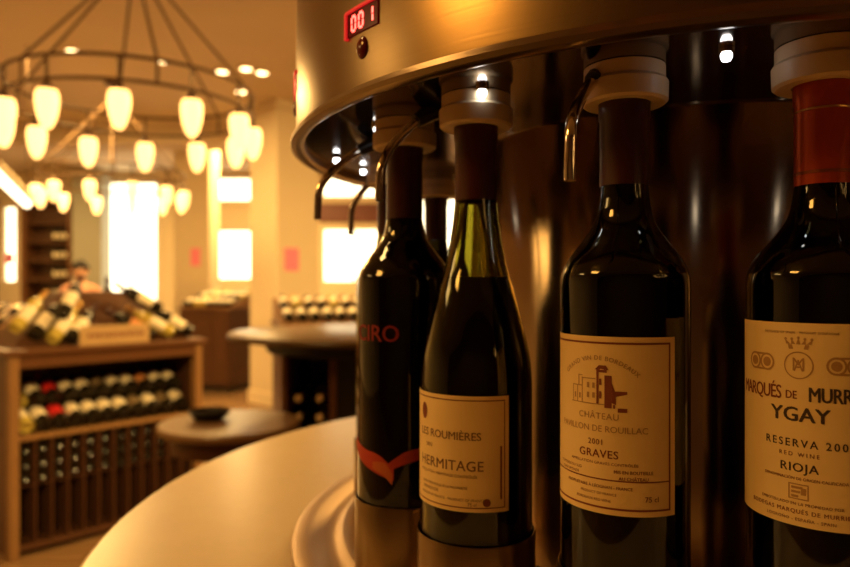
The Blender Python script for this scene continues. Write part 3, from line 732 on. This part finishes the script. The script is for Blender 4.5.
line(bm, A, rt, 'RED WINE', .0030, z1-.0668, .004, 1.5)
obj('small_lettering', bm, redink, lb); bm = bmesh.new()
line(bm, A, rt, 'DENOMINACIÓN DE ORIGEN CALIFICADA', .0021, z1-.0790, .008, 1.0, u=.002)
obj('small_lettering', bm, redink, lb)
bm = bmesh.new()
line(bm, A, rt, 'EMBOTELLADO EN LA PROPIEDAD POR', .0021, z0+.0112, .006, 1.1)
line(bm, A, rt, 'BODEGAS MARQUÉS DE MURRIETA', .0030, z0+.0073, .012, 1.2)
line(bm, A, rt, 'LOGROÑO - ESPAÑA - SPAIN', .0022, z0+.0034, .006, 1.2)
obj('bottler_lettering', bm, redink, lb)
bm = bmesh.new()       # crown, ringed monogram, medals and stamp
zc = z1-.0215
def ringp(bm, cu, cv, r0, r1, n=40, ex=1.0):
    lo = [bm.verts.new((rt*math.cos(A+(cu+ex*r0*math.cos(2*PI*k/n))/rt), rt*math.sin(A+(cu+ex*r0*math.cos(2*PI*k/n))/rt), cv+r0*math.sin(2*PI*k/n))) for k in range(n)]
    hi = [bm.verts.new((rt*math.cos(A+(cu+ex*r1*math.cos(2*PI*k/n))/rt), rt*math.sin(A+(cu+ex*r1*math.cos(2*PI*k/n))/rt), cv+r1*math.sin(2*PI*k/n))) for k in range(n)]
    for k in range(n): bm.faces.new((lo[k], lo[(k+1) % n], hi[(k+1) % n], hi[k]))
ringp(bm, 0, zc, .0064, .0070); line(bm, A, rt, 'M', .0095, zc+.0002, .0, 1, sx=.9); line(bm, A, rt, 'A', .0085, zc-.0004, .0, 1, sx=.8)
poly(bm, [(-.0045, zc+.0082), (.0045, zc+.0082), (.0050, zc+.0105), (-.0050, zc+.0105)], A, rt)
for k in range(5):
    u = (k-2)*.0031; hgt = .0135 if k == 2 else .0128
    poly(bm, [(u*.78-.0011, zc+.0107), (u*.78+.0011, zc+.0107), (u+.0002, zc+hgt), (u-.0002, zc+hgt)], A, rt); ringp(bm, u, zc+hgt+.0005, 0.0001, .0007, 10)
obj('crest', bm, tanink, lb)
for cu in (-.0215, .0215):
    bm = bmesh.new()
    for dx in (-.0045, .0045):
        ringp(bm, cu+dx, zc+.0005, .0001, .0025, 24); ringp(bm, cu+dx, zc+.0005, .0036, .0046, 24)
    patch(bm, cu-.0050, cu+.0050, zc+.0040, zc+.0050, A, rt); patch(bm, cu-.0050, cu+.0050, zc-.0040, zc-.0030, A, rt)
    obj('medal', bm, tanink, lb)
bm = bmesh.new(); frame(bm, A, rt, -.0048, .0048, z1-.0895, z1-.0815, .0006)
for q in range(3): patch(bm, -.0034, .0010*q, z1-.0885+.0022*q, z1-.0873+.0022*q, A, rt)
patch(bm, .0012, .0036, z1-.0870, z1-.0835, A, rt)
obj('stamp', bm, tanink, lb)
cp = [c for c in b4.children if c.name.startswith('capsule')][0]
obj('gold_line', lathe([(.0144, .2936), (.01475, .2938), (.01475, .2946), (.0144, .2948)], 40), gold_m, cp)
obj('gold_band', lathe([(.0145, .2595), (.01475, .2597), (.01475, .2612), (.0145, .2614)], 40), mat('dark_gold_band', (.25, .06, .02), .4, metal=.5), cp)

# --- bottles farther round the carousel
px, py = place(-14)
big_bottle('bottle on the far left of the dispenser, mostly hidden behind the red-figured bottle', px, py, 'bordeaux', .0375, glass_green, cap_dark, .255, .21)
px, py = place(-37)
big_bottle('bottle at the back of the dispenser, glimpsed between the two left bottles', px, py, 'bordeaux', .0375, glass_black, cap_dark, .255, .24)
